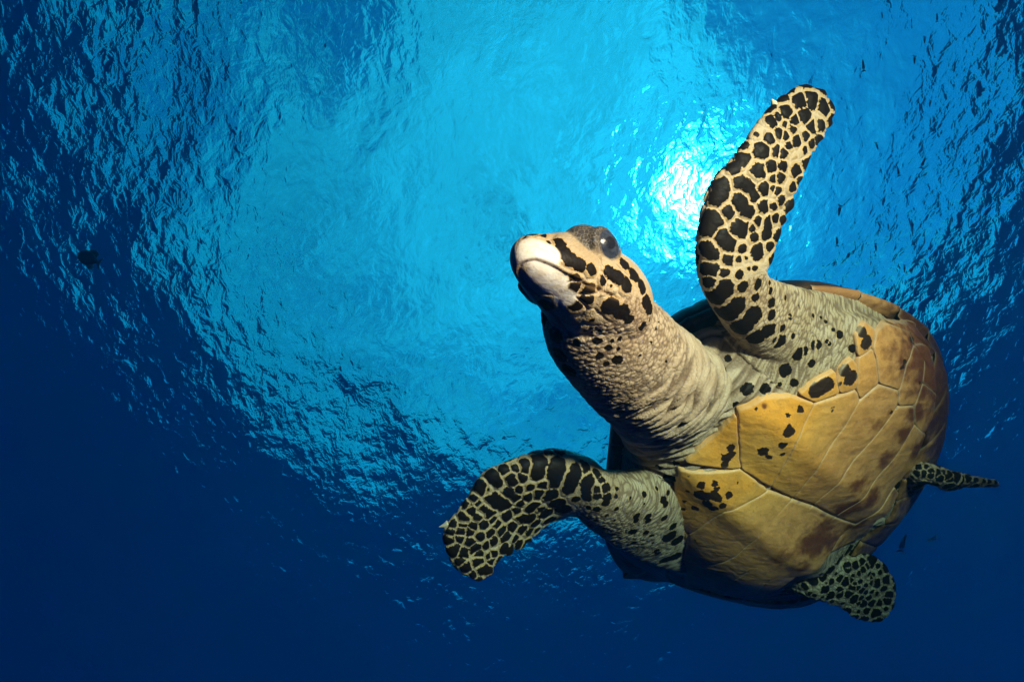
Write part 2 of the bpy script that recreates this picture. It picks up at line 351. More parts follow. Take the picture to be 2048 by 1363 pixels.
# ---- scale seeds read off the photograph: centre and radius in pixels of a zoomed view
seeds = []; G_ = [0]
def add_seeds(conv, sc, L_):
    for it in L_:                  # a nested list is one long scale
        G_[0] += 1
        for x, y, r in (it if isinstance(it, list) else [it]):
            p = skin_hit(*conv(x, y)); seeds.append((p, r/sc*p[2]/F_PX, G_[0]))
add_seeds(c2, 2.39, [(585,115,38),(640,115,40),(695,145,35),(515,165,30),(480,190,18),(448,215,28),(567,210,22),(610,190,35),(650,250,30),(680,250,25),(545,260,25),(518,235,15),(487,275,22),(518,290,18),(435,300,24),(358,278,12),(405,360,42),(465,365,28),(508,375,22),(535,340,18),(575,320,25),(610,300,20),(645,335,18),(610,365,15),[(295,385,34),(255,430,28)],(445,440,24),(500,440,22),(385,465,48),(455,505,18),(487,495,22),(570,460,28),(545,540,20),[(295,510,28),(340,540,40),(370,575,30)],(415,550,30),(455,550,14),(475,560,18),(495,600,20),[(195,540,42),(180,590,40)],[(300,610,42),(335,660,38)],(405,635,35),(460,630,18),(230,665,30),(380,705,20),(300,740,45),[(430,715,32),(425,765,28)],(355,740,14),[(150,690,46),(135,740,40),(180,700,30)],[(210,790,36),(240,815,36)],(305,835,20),(470,690,20),[(125,835,40),(150,860,36)],(235,885,30),(290,885,14),(325,878,8),[(120,925,32),(155,940,28)],(220,950,20),(295,955,20),(335,935,10),(370,930,15),(125,995,28),[(165,1070,48),(215,1035,44)],(310,1020,24),(380,1010,22),(435,998,10),(370,1068,22),(440,1040,15),[(210,1150,48),(280,1105,45)],(445,1095,22),[(290,1215,46),(355,1160,42)],(445,1150,22),[(375,1265,38),(430,1230,36)],(500,1215,15),(537,1160,10),(515,1065,10),(480,1280,30),(545,1255,12),[(570,1345,22),(600,1330,18)],(655,1295,20),(580,1105,6),(685,1155,8),(740,1210,8),(770,1235,16),(710,1280,10)])
add_seeds(c3, 3.4133, [(340,390,48),(410,410,12),[(415,300,42),(440,345,40),(475,375,30)],(510,255,35),(580,240,28),[(560,330,36),(585,365,34)],(640,330,35),[(655,220,38),(660,260,30)],[(755,195,52),(740,250,48),(750,300,44)],[(885,215,52),(875,275,52),(860,335,48),(855,375,36)],[(1010,265,48),(1000,320,48),(975,375,44),(955,415,36)],[(1105,320,42),(1095,370,42),(1085,420,40),(1065,465,34)],(1155,410,22),(1145,465,25),(1215,390,32),[(1215,475,28),(1200,515,24)],(1185,330,25),(995,485,25),(1075,540,18),(1140,555,22),(1285,460,16),(1285,550,16),(1210,598,12),(1070,245,45),(1150,285,36),[(430,480,46),(480,500,46),(530,520,46)],[(545,440,40),(590,475,36)],(620,420,26),(690,405,25),(780,395,36),(680,470,30),(760,440,46),[(830,450,46),(870,510,50),(920,550,50)],(600,560,25),(545,595,40),[(640,610,40),(690,615,40),(735,645,34)],[(380,550,40),(420,590,40)],[(300,560,36),(340,600,40)],(245,610,45),(300,460,30),(295,520,15),(340,520,20),(235,500,30),(150,655,28),(235,655,28),(310,665,30),(390,650,30),(440,620,25),(220,705,35),(290,700,30),(150,710,30),(360,730,28),(430,720,30),(510,690,35),(580,665,35),(640,690,35),(690,705,30),(210,755,30),(280,770,35),(130,770,40),(160,830,50),(240,850,42),(330,815,35),(350,860,32),(400,790,25),(450,760,30),(530,740,35),(600,745,25),[(520,820,36),(570,820,36)],(620,790,30),(345,905,45),(430,905,28),(215,905,35),(255,955,40),[(360,960,40),(410,940,36)],(305,1000,28),(410,870,20),(450,850,25),
 (1630,335,35),(1550,265,18),(1665,245,22),[(1605,480,24),(1620,515,22)],(1635,420,14),(1480,430,20),[(1420,600,22),(1422,625,20)],[(1505,595,22),(1500,630,20)],(1390,710,26),(1485,710,18),(1612,605,22),(1480,515,8),(1265,630,8),(1390,460,10),(1560,390,12),(1250,730,14),(1395,780,18),(1450,790,10),(1530,780,8),(1180,680,12),(1130,630,14),(1560,850,20),(1290,390,14)])
add_seeds(c5, 3.4957, [(330,1050,32),(375,995,22),(435,970,22),(490,880,26),(490,910,24),(545,875,24),(420,1055,28),(425,1090,24),(475,1000,30),(505,985,22),(490,1085,30),(515,1045,28),(525,950,15),(565,930,15),(595,910,18),(590,850,25),(540,1000,14),(560,1040,16),(575,990,16),(580,1065,20),(525,1125,30),(580,1115,18),(610,1080,14),(615,1020,16),(655,1010,18),(690,1010,35),(755,980,38),(665,840,45),(630,880,20),(715,930,14),(735,1050,20),(600,1155,25),(555,1155,16),(630,1115,18),(660,1150,24),(705,1160,28),(615,1205,24),(560,1210,14),(685,1215,38),(775,1100,25),(765,1140,26),(750,1190,14),(200,1080,16),(160,1030,20),(235,1100,14),(300,1115,14),(370,1140,14),(440,1155,12),(335,990,8),(405,945,10),(640,940,14),(665,950,14),(650,970,12),(655,1070,14),(680,1090,14),(700,890,15),
 (970,165,25),(1020,170,22),(940,230,24),(1000,235,28),(1065,205,28),(1070,250,28),(1125,230,28),(1130,275,28),(1195,250,32),(1200,285,25),(1265,265,36),(1285,285,28),(1340,275,28),(1395,285,22),(1440,290,14),(1480,295,16),(1520,298,12),(908,268,10),(1150,215,20),(1180,335,30)])
add_seeds(c1, 2.84, [(185,115,40),(235,130,25),(145,185,15),(285,170,12),[(340,180,36),(370,235,40),(410,275,38),(460,310,36),(530,335,28)],(375,380,18),(440,395,25),(440,450,32),(515,465,38),(500,520,36),(430,560,34),(600,405,28),(640,435,8),[(630,345,36),(680,380,38),(725,430,38)],[(720,300,34),(770,360,36),(815,430,34)],[(840,520,38),(860,565,30)],[(635,560,46),(700,590,44),(730,630,28)],(820,665,22),(860,630,10),(900,670,10),(920,630,8),(530,637,14),(570,700,12),(480,700,10),(525,705,8),(560,757,20),(640,752,13),(620,795,18),(680,800,14),(670,860,26),(570,840,20),(430,770,22),(690,740,12),(800,830,10),(870,750,10),(950,870,8),(610,885,15),(250,560,40),(230,640,44),(300,720,44),(330,830,44),(380,920,40)])
add_seeds(c4, 1.9476, [(850,255,17),(780,295,24),(730,358,22),(830,328,14),(940,210,12),(900,250,8),(750,150,8),(990,270,14),(885,160,8),(720,190,10),(690,240,12),(840,140,7),(580,430,20),(650,425,18),(705,410,8),(760,410,14),(525,487,12),(490,345,12),(495,310,12),(440,300,8),[(290,965,16),(275,1005,26),(305,1020,22)],[(300,1085,24),(262,1098,22)],(225,1060,12),(205,1000,10)])
warp = np.stack([vnoise(SV*70, 21), vnoise(SV*70, 22), vnoise(SV*70, 23)], 1)-.5
fl = np.isin(rid, [names.index('right_flipper'), names.index('left_flipper')])
hind = np.isin(rid, [names.index('hind_low'), names.index('hind_up')])
ftip = np.where(rid == names.index('right_flipper'), cen_s['right_flipper'], cen_s['left_flipper'])/130.
def fill_seeds():                  # small scales wherever the blades are still bare
    rng = np.random.default_rng(3); m = (fl & (ftip > .42)) | (hind & (rk < 1.25)); m &= ~((px_all < 1536) & (py_all < 290) & (py_all > 150))
    cand = np.where(m)[0]; cand = rng.permutation(cand)[:6000]; Q = SV[cand]
    S0 = np.array([s[0] for s in seeds]); R0 = np.array([s[1] for s in seeds])
    gapd = np.full(len(Q), 9.)
    for k in range(len(S0)): gapd = np.minimum(gapd, np.linalg.norm(Q-S0[k], axis=1)-R0[k]*1.25)
    for _ in range(700):
        k = np.argmax(gapd+rng.uniform(0, .002, len(Q)))
        if gapd[k] < .0065: break
        r = min(.011, max(.0042, gapd[k]*.8)); G_[0] += 1; seeds.append((Q[k], r, G_[0]))
        gapd = np.minimum(gapd, np.linalg.norm(Q-Q[k], axis=1)-r*1.25)
fill_seeds()
SD = np.array([s[0] for s in seeds]); SR = np.array([s[1] for s in seeds]); SG = np.array([s[2] for s in seeds])
print('seeds', len(SD))
Dk = np.empty(len(SV)); Ed = np.empty(len(SV)); Rr = np.empty(len(SV))
for i0 in range(0, len(SV), 20000):
    Q = SV[i0:i0+20000]+warp[i0:i0+20000]*.004
    lo_, hi_ = Q.min(0)-.05, Q.max(0)+.05; ks = np.where(((SD > lo_) & (SD < hi_)).all(1))[0]
    if len(ks) < 3: Dk[i0:i0+20000] = -.02; Ed[i0:i0+20000] = .02; Rr[i0:i0+20000] = .01; continue
    K_ = (.07+.26*h3(ks*7+1, ks*3, ks*0+5)**1.4).astype(np.float32); D_, R_, g_ = SD[ks].astype(np.float32), SR[ks].astype(np.float32), SG[ks]; Q = Q.astype(np.float32)
    d2 = ((Q[:, None]-D_[None])**2).sum(2)
    pw = d2-.9*R_[None]**2; i1 = np.argmin(pw, 1); r_ = np.arange(len(Q)); p1 = pw[r_, i1].copy(); pw[g_[None] == g_[i1][:, None]] = 9; i2 = np.argmin(pw, 1); p2 = pw[r_, i2]
    sep = np.maximum(1e-4, np.linalg.norm(D_[i1]-D_[i2], axis=1)); e = (p2-p1)/(2*sep)
    dist = np.sqrt(np.maximum(0, d2[r_, i1])); Ed[i0:i0+20000] = np.where(dist < R_[i1]*1.9+.006, e, .02)
    Dk[i0:i0+20000] = np.minimum(e-np.clip(K_[i1]*R_[i1], .0009, .0042), 1.30*R_[i1]-dist); Rr[i0:i0+20000] = R_[i1]

# ---- head features
hf, hl, hu = head_co(SV); is_head = (rid == names.index('head'))
mouth_px = [(150, 300), (215, 288), (290, 312), (400, 372), (520, 432), (640, 478), (740, 540)]
mouth = np.array([skin_hit(*c1(x, y)) for x, y in mouth_px]); mf, ml, mu = head_co(mouth)
print('mouth', np.round(np.stack([mf, ml, mu], 1), 3).tolist())
o_ = np.argsort(mf); m_u = np.interp(hf, mf[o_], mu[o_]); hd = hu-m_u                    # height above the mouth line
in_mouth = sstep(mf.min()-.004, mf.min()+.03, hf)*is_head
beak = np.zeros(len(SV))
for x, y, r in [(200, 230, 130), (290, 250, 90), (250, 380, 110), (320, 440, 110), (380, 520, 80)]:
    p = skin_hit(*c1(x, y)); beak = np.maximum(beak, sstep(1.45, .35, np.linalg.norm(SV-p, axis=1)/(r/2.84*p[2]/F_PX)))
beak *= is_head*(rk < 1.6)
lipdark = np.exp(-(hd/.0015)**2)*in_mouth
lid = np.zeros(len(SV))
for sd_ in (-1, 1):
    lid = np.maximum(lid, sstep(1.12, .98, np.sqrt(((hf-EYE[0]+.002)/.037)**2+((hl-sd_*EYE[1])/.034)**2+((hu-EYE[2]-.002)/.0295)**2))*is_head)

# ---- relief: scales proud of their seams, folds of the neck, pebbled throat
nk = regions[names.index('neck')]; s_n = cen_s['neck']; cl = nk[1]; seg = np.concatenate([[0], np.cumsum(np.linalg.norm(np.diff(cl, axis=0), axis=1))])
tgn = np.gradient(cl, axis=0); tgn /= np.linalg.norm(tgn, axis=1)[:, None]
sl_ = seg[s_n]+np.einsum('ij,ij->i', SV-cl[s_n], tgn[s_n])
ref = unit([0, 0, -1.0]); e1 = ref-tgn*(tgn@ref)[:, None]; e1 /= np.linalg.norm(e1, axis=1)[:, None]; e2 = np.cross(tgn, e1)
ang_n = np.arctan2(np.einsum('ij,ij->i', SV-cl[s_n], e2[s_n]), np.einsum('ij,ij->i', SV-cl[s_n], e1[s_n]))
isk = rid == names.index('neck')
hw_ = sstep(-.035, -.075, hf)                                  # behind the jaw the head skin is pebbled too
spot_far = sstep(.001, -.004, Dk)
neckw = np.where(isk, 1.0, np.where(is_head, hw_*sstep(.02, -.01, hd), 0.0))
at, al, an = body_co(SV)
chest = sstep(-.17, -.05, at)*(~is_head)
shoulder = np.where(fl, sstep(.44, .2, ftip), 0)
arc = ang_n*.085
wn = (vnoise(SV*28, 3)-.5)*.014
q1 = np.stack([(sl_+wn)/.0155, arc/.10, 0*arc+.5], 1); q2 = np.stack([(sl_+wn*.6)/.0062, arc/.0115, 0*arc+.5], 1)
f1, f2 = worley(q1, 1); g1, g2 = worley(q2, 2); 
slim = np.zeros(len(SV)); alim = np.zeros(len(SV))
for nm in ('right_flipper', 'left_flipper'):
    cf = regions[names.index(nm)][1]; sgf = np.concatenate([[0], np.cumsum(np.linalg.norm(np.diff(cf, axis=0), axis=1))]); tf = np.gradient(cf, axis=0); tf /= np.linalg.norm(tf, axis=1)[:, None]
    f1_ = ref-tf*(tf@ref)[:, None]; f1_ /= np.linalg.norm(f1_, axis=1)[:, None]; f2_ = np.cross(tf, f1_); m_ = rid == names.index(nm); i_ = cen_s[nm][m_]; q_ = SV[m_]-cf[i_]
    slim[m_] = sgf[i_]+np.einsum('ij,ij->i', q_, tf[i_]); alim[m_] = np.arctan2(np.einsum('ij,ij->i', q_, f2_[i_]), np.einsum('ij,ij->i', q_, f1_[i_]))*.07
k1, k2 = worley(np.where(fl[:, None], np.stack([(slim+wn)/.0062, alim/.026, 0*slim+.5], 1), SV/.008+warp*1.2), 3)
fold = sstep(.0, .42, f2-f1); peb = sstep(0, .5, g2-g1); peb3 = sstep(0, .5, k2-k1)
towards_chest = sstep(.07, .19, sl_)
disp = np.zeros(len(SV))
disp += neckw*(towards_chest*(.0092*(fold-.6)+.0009*peb)+(1-towards_chest)*(.0013*(peb-.6)+.0006*fold))
sk = np.maximum(shoulder, (~isk & ~is_head & ~fl)*1.0)*(1-neckw)
disp += sk*spot_far*(.0016*(peb3-.6))
scale_w = np.where(fl, sstep(.30, .5, ftip), np.where(is_head, (1-hw_*.9)*(1-beak), (~isk)*.7))
disp += scale_w*(.0026*(sstep(0, .0030, Ed)-1)+.0012*sstep(0, .012, Ed))*(Ed < .0199)
disp += .0012*spot_far*(1-scale_w)*0
# mouth: the upper jaw overhangs the lower, with a sharp slot between
disp += in_mouth*(-.0026*np.exp(-((hd+.0005)/.0012)**2)-.0042*sstep(.001, -.003, hd)*sstep(-.03, .02, hf))
# scalloped, ragged trailing edges
rag = (fbm(SV*55, 2, 9)-.5)
tip_w = np.where(fl, sstep(.5, .7, ftip), np.isin(rid, [names.index('hind_low'), names.index('hind_up')])*.7)
disp += tip_w*rag*.006
disp += (fbm(SV*18, 2, 15)-.5)*.004*(1-beak*.8)
nost = np.zeros(len(SV))
for sd_ in (-1, 1): nost = np.maximum(nost, np.exp(-(((hf-.074)/.0032)**2+((hl-sd_*.0065)/.0026)**2+((hu-.006)/.005)**2))*is_head)
disp -= .004*nost
Dk = np.maximum(Dk, np.where(nost > .3, .004, -.02)); beak = beak*(1-sstep(.2, .5, nost))
fine_crease = np.where(neckw > .3, towards_chest*fold+(1-towards_chest)*peb, np.where(sk > .3, peb3, 1.0))
SVd = SV+SN*disp[:, None]

# ------------------------------------------------------------------ materials
class MT:
    def __init__(s, name):
        s.m = mat(name); s.t = s.m.node_tree; s.out = s.n('ShaderNodeOutputMaterial'); s.b = s.n('ShaderNodeBsdfPrincipled'); s.link(s.b.outputs[0], s.out.inputs[0])
    def n(s, t, **kw): return nd(s.t, t, **kw)
    def link(s, a, b): s.t.links.new(a, b)
    def put(s, sock, v):
        if isinstance(v, (int, float, tuple)): sock.default_value = v
        else: s.link(v, sock)
    def attr(s, name): return s.n('ShaderNodeAttribute', attribute_name=name).outputs['Fac']
    def math(s, op, a, b=0.0, c=None):
        n = s.n('ShaderNodeMath', operation=op); s.put(n.inputs[0], a); s.put(n.inputs[1], b)
        if c is not None: s.put(n.inputs[2], c)
        return n.outputs[0]
    def ramp(s, v, a, b, lo=0.0, hi=1.0):
        n = s.n('ShaderNodeMapRange', interpolation_type='SMOOTHSTEP'); s.put(n.inputs[0], v); n.inputs[1].default_value = a; n.inputs[2].default_value = b; n.inputs[3].default_value = lo; n.inputs[4].default_value = hi
        return n.outputs[0]
    def noise(s, scale, detail=3.0, rough=.55, vec=None, dist=0.0):
        n = s.n('ShaderNodeTexNoise', i_Scale=float(scale), i_Detail=float(detail), i_Roughness=rough, i_Distortion=dist)
        s.link(vec if vec is not None else s.co(), n.inputs['Vector']); return n.outputs['Fac']
    def co(s):
        if not hasattr(s, '_co'): s._co = s.n('ShaderNodeTexCoord').outputs['Object']
        return s._co
    def mix(s, f, a, b):
        n = s.n('ShaderNodeMix', data_type='RGBA'); s.put(n.inputs['Factor'], f)
        for k, v in (('A', a), ('B', b)): s.put(n.inputs[k], (*v, 1.0) if isinstance(v, tuple) and len(v) == 3 else v)
        return n.outputs['Result']
    def bump(s, h, dist, strength=1.0, prev=None):
        n = s.n('ShaderNodeBump', i_Strength=strength, i_Distance=dist); s.link(h, n.inputs['Height'])
        if prev is not None: s.link(prev, n.inputs['Normal'])
        return n.outputs[0]
def skin_material():
    t = MT('turtle skin'); D = t.attr('dark'); E = t.attr('seam'); NK = t.attr('neck'); BK = t.attr('beak'); LP = t.attr('lip'); CR = t.attr('crease')
    nA = t.noise(230, 3, .6); nB = t.noise(28, 4); nC = t.noise(150, 4, .62)
    Dn = t.math('ADD', D, t.math('MULTIPLY', t.math('SUBTRACT', nA, .5), .50))
    SZ = t.attr('size')
    Dn = t.math('ADD', Dn, t.math('MULTIPLY', t.math('SUBTRACT', nC, .52), t.math('MULTIPLY', t.math('MINIMUM', SZ, 1.6), .75)))
    cream = t.mix(t.ramp(nB, .3, .7), (.36, .265, .15), (.45, .36, .235))
    neck = t.mix(t.ramp(nB, .3, .7), (.37, .265, .165), (.47, .365, .25))
    c = t.mix(NK, cream, neck)
    fringe = t.math('MULTIPLY', t.ramp(Dn, -.34, -.04), t.math('SUBTRACT', 1.0, NK))
    c = t.mix(t.math('MULTIPLY', fringe, .5), c, (.42, .25, .045))
    c = t.mix(t.math('MULTIPLY', t.ramp(E, .03, .16, 1.0, 0.0), .5), c, (.46, .36, .25))
    c = t.mix(t.math('MULTIPLY', t.ramp(E, .0, .045, 1.0, 0.0), .6), c, (.38, .23, .15))
    c = t.mix(t.ramp(CR, .0, .50, .8, .0), c, (.15, .095, .055))  # shade in the skin folds, painted as dark brown creases
    gw = t.n('ShaderNodeTexNoise', i_Scale=60.0, i_Detail=4.0, i_Roughness=.6); gm = t.n('ShaderNodeMapping'); gm.inputs['Scale'].default_value = (1, 1, 5); t.link(t.co(), gm.inputs[0]); t.link(gm.outputs[0], gw.inputs['Vector'])
    horn = t.mix(t.ramp(gw.outputs['Fac'], .35, .75), (.86, .83, .76), (.72, .63, .48)); horn = t.mix(t.ramp(BK, .2, .9), (.56, .42, .23), horn)
    c = t.mix(t.ramp(BK, .08, .75), c, horn)
    dk = t.mix(nC, (.0045, .0035, .003), (.014, .010, .008))
    dmask = t.math('MULTIPLY', t.ramp(Dn, -.02, .03), t.math('SUBTRACT', 1.0, t.ramp(BK, .45, .8)))
    c = t.mix(dmask, c, dk)
    vl = t.n('ShaderNodeTexVoronoi', feature='DISTANCE_TO_EDGE', i_Scale=190.0); t.link(t.co(), vl.inputs['Vector'])
    c = t.mix(t.math('MULTIPLY', t.attr('lid'), .95), c, t.mix(t.ramp(vl.outputs['Distance'], .0, .10), (.17, .15, .12), t.mix(nC, (.018, .018, .021), (.05, .047, .047))))
    c = t.mix(t.math('MULTIPLY', LP, .5), c, (.30, .17, .06))
    t.put(t.b.inputs['Base Color'], c)
    t.put(t.b.inputs['Roughness'], t.math('ADD', t.ramp(nA, .2, .8, .42, .6), t.math('MULTIPLY', BK, -.12))); t.put(t.b.inputs['Specular IOR Level'], t.math('SUBTRACT', .28, t.math('MULTIPLY', dmask, .2)))
    v = t.n('ShaderNodeTexVoronoi', feature='DISTANCE_TO_EDGE', i_Scale=170.0); t.link(t.co(), v.inputs['Vector'])
    vh = t.math('MULTIPLY', t.ramp(v.outputs['Distance'], 0, .18), t.math('SUBTRACT', 1.0, t.math('MAXIMUM', BK, dmask)))
    b = t.bump(vh, .0007, .55); b = t.bump(nA, .0012, .5, b); b = t.bump(gw.outputs['Fac'], .0015, .3, b)
    t.link(b, t.b.inputs['Normal']); return t.m
def horn_material(name, col_a, col_b, stain_shade):
    t = MT(name); nA = t.noise(9, 4, .6); nB = t.noise(45, 4, .6); nC = t.noise(260, 3, .6)
    mp = t.n('ShaderNodeMapping'); t.link(t.co(), mp.inputs[0]); mp.inputs['Scale'].default_value = (1, 1, 1)
    c = t.mix(t.ramp(nA, .3, .7), col_a, col_b)
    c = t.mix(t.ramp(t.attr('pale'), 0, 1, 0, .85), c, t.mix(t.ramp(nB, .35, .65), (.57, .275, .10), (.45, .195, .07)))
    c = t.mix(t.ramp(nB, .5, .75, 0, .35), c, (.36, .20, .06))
    st = t.math('ADD', t.attr('stain_shade'), t.math('MULTIPLY', t.math('SUBTRACT', nB, .5), .9))
    c = t.mix(t.ramp(st, .28, .8, 0, .92), c, stain_shade)
    gl_n = t.n('ShaderNodeTexWave', wave_type='RINGS', i_Scale=14.0, i_Distortion=9.0, i_Detail=3.0); t.link(t.co(), gl_n.inputs['Vector']); gl_n.inputs['Detail Scale'].default_value = 2.0
    c = t.mix(t.ramp(gl_n.outputs['Fac'], .5, 1.0, 0, .16), c, (.26, .13, .04))
    c = t.mix(t.ramp(t.noise(420, 2, .5), .66, .72, 0, .7), c, (.10, .05, .02))
    sp = t.math('ADD', t.attr('spot'), t.math('MULTIPLY', t.math('SUBTRACT', t.noise(170, 4, .65), .5), .95))
    c = t.mix(t.ramp(sp, -.03, .06), c, (.030, .016, .010))
    c = t.mix(t.ramp(t.attr('rim'), .0, 1.0, .0, .4), c, (.58, .43, .27))
    t.put(t.b.inputs['Base Color'], c); t.put(t.b.inputs['Roughness'], t.ramp(nC, .2, .8, .34, .52)); t.b.inputs['Specular IOR Level'].default_value = .25
    b = t.bump(nB, .004, .5); b = t.bump(gl_n.outputs['Fac'], .0012, .35, b); b = t.bump(nC, .0007, .6, b); t.link(b, t.b.inputs['Normal'])
    return t.m
M_SKIN = skin_material()
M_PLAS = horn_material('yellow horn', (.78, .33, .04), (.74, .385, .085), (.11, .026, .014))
def shell_material():
    t = MT('dark shell'); nA = t.noise(14, 5, .6, dist=1.0); nB = t.noise(60, 4, .6)
    c = t.mix(t.ramp(nA, .42, .62), (.016, .012, .009), (.06, .03, .014)); c = t.mix(t.ramp(nB, .55, .7, 0, .5), c, (.03, .033, .02))
    t.put(t.b.inputs['Base Color'], c); t.b.inputs['Roughness'].default_value = .5; t.b.inputs['Specular IOR Level'].default_value = .25
    t.link(t.bump(nB, .004, .5), t.b.inputs['Normal']); return t.m
M_SHELL = shell_material()

# ------------------------------------------------------------------ assemble
turtle = bpy.data.objects.new('sea_turtle', None); col.objects.link(turtle)
T0 = to_world(body_pt(.27, 0, -.05)); turtle.location = tuple(T0); turtle.empty_display_size = .1
tag(turtle, 'sea turtle swimming with yellow belly plates, black patched flippers and raised head', 'turtle')
def cam_obj(name, V, Fc, m, parent=turtle, outward=None, attrs=None):
    W = np.asarray(V)@CW.T-T0
    me = bpy.data.meshes.new(name)
    if isinstance(Fc, np.ndarray):
        me.vertices.add(len(W)); me.vertices.foreach_set('co', W.ravel())
        k = Fc.shape[1]; me.loops.add(Fc.size); me.loops.foreach_set('vertex_index', Fc.ravel().astype(np.int32))
        me.polygons.add(len(Fc)); me.polygons.foreach_set('loop_start', np.arange(0, Fc.size, k, dtype=np.int32))
        me.update(calc_edges=True)
    else: me.from_pydata([tuple(v) for v in W], [], [tuple(f) for f in Fc]); me.update()
    bm = bmesh.new(); bm.from_mesh(me); bmesh.ops.recalc_face_normals(bm, faces=bm.faces)
    if outward is not None:
        o = outward@CW.T; s = sum((f.normal.dot(Vector(tuple(o))))*f.calc_area() for f in bm.faces)
        if s < 0: bmesh.ops.reverse_faces(bm, faces=bm.faces)
    bm.to_mesh(me); bm.free()
    me.polygons.foreach_set('use_smooth', [True]*len(me.polygons)); me.materials.append(m)
    for k, v in (attrs or {}).items():
        a = me.attributes.new(k, 'FLOAT', 'POINT'); a.data.foreach_set('value', np.asarray(v, np.float32))
    o = bpy.data.objects.new(name, me); col.objects.link(o); o.parent = parent
    return o
cam_obj('body', SVd, SF, M_SKIN, attrs=dict(dark=np.clip(Dk*100, -2, 2), seam=np.clip(Ed*100, 0, 2), neck=np.maximum(neckw, sk*.25), beak=beak, lip=lipdark, lid=lid, size=Rr*100, crease=fine_crease))

# plastron scutes, each its own plate
spots = [(510,650,18),(505,680,20),(490,690,22),(485,715,18),(735,585,24),(728,525,14),(778,500,15),(905,503,9),(632,665,20),(655,685,14),(712,640,16),(708,675,10),(605,498,6),(640,720,5),(395,795,18),(445,790,16),(455,810,12),(400,835,30),(440,835,24),(420,870,22),(440,885,18),(370,885,14),(475,875,14),(330,860,10),(325,890,10),(345,760,7),(500,832,16),(535,787,6),(340,820,8),(460,850,15),(1130,510,9),(1155,495,7),(780,800,6),(850,785,5),(290,975,20),(280,1005,32),(310,1020,26),(300,1080,26),(270,1095,26),(955,350,24),(975,380,30),(880,405,30),(845,425,34),(1020,200,24),(1040,235,26),(1030,250,22),(1000,120,16),(1030,140,16),(1185,315,11),(1175,340,12),(1185,365,6),(1210,230,14),(1020,78,16),(1060,92,18),(1085,105,12),(1065,125,8),(1100,140,6),(1240,400,8),(380,1040,6),(370,1010,6),(935,400,10),(905,30,18),(930,50,16)]
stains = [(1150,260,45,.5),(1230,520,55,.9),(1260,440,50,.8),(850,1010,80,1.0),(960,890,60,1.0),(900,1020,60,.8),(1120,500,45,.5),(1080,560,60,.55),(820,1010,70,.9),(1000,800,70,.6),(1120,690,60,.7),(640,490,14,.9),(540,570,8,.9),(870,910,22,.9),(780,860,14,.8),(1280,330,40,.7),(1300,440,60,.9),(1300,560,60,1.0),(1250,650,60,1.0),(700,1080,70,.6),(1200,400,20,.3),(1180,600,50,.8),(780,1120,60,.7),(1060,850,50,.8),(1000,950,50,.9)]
def under_pt(px, py): a, l = hit_under(px, py); return body_pt(np.array(a), np.array(l), under(np.array(a), np.array(l)))
SP = [(under_pt(*c4(x, y)), r/1.9476/F_PX) for x, y, r in spots]; SP = [(p, r*p[2]) for p, r in SP]
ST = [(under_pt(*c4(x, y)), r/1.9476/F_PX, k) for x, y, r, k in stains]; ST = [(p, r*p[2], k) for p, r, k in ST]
def plate_attrs(V, rimv):
    s = np.full(len(V), -1.); g = np.zeros(len(V))
    wv = np.stack([vnoise(V*120, 31), vnoise(V*120, 32), vnoise(V*120, 33)], 1)-.5
    for p, r in SP: s = np.maximum(s, (r*1.05-np.linalg.norm(V+wv*.006-p, axis=1))*100)
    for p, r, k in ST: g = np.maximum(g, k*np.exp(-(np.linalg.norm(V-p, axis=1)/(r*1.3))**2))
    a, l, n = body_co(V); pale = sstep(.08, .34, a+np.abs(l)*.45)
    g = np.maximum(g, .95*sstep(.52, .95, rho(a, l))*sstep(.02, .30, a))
    g = np.maximum(g, .55*sstep(.28, .52, a))  # light falloff towards the tail, put into the plate colour as darkening
    return dict(spot=s, stain_shade=g, rim=rimv, pale=pale)
def dense(poly, step):
    o = []
    for k in range(len(poly)):
        p, q = poly[k], poly[(k+1) % len(poly)]; m = max(2, int(np.linalg.norm(q-p)/step))
        o += [p+(q-p)*j/m for j in range(m)]
    return np.array(o)
def scute(name, pts, m=None, gap=.0004, lift=.0010, px=True):
    poly = np.array([hit_under(*c4(x, y)) for x, y in pts]) if px else np.array(pts)
    B = dense(poly, .0035); c = B.mean(0); n = len(B); nr = 26
    for _ in range(2): B = .25*np.roll(B, 1, 0)+.5*B+.25*np.roll(B, -1, 0)
    wj = np.column_stack([B*90, np.zeros(len(B))]); B = B+(np.stack([vnoise(wj, 41), vnoise(wj, 42)], 1)-.5)*.0018
    dr = B-c; rl = np.linalg.norm(dr, axis=1, keepdims=True); B = c+dr*(1-gap/np.maximum(rl, .004))
    V = []; rim = []
    for k in range(nr):
        q = 1-k/(nr-1); q = q if k < nr-1 else .001
        C = c+(B-c)*q; dist = (1-q)*rl[:, 0]
        V.append(body_pt(C[:, 0], C[:, 1], under(C[:, 0], C[:, 1])+lift*(sstep(-.0015, .004, dist)-.55)+.0012*sstep(0, .03, dist))); rim.append(np.exp(-dist/.0020))
    low = body_pt(B[:, 0], B[:, 1], under(B[:, 0], B[:, 1])-.011)
    V = np.array([low]+V).reshape(-1, 3); rim = np.concatenate([np.ones(n)]+rim)
    Fc = ring_faces(nr+1, n)+[tuple(range(nr*n, (nr+1)*n))]
    cam_obj(name, V, Fc, m or M_PLAS, outward=NV, attrs=plate_attrs(V, rim))
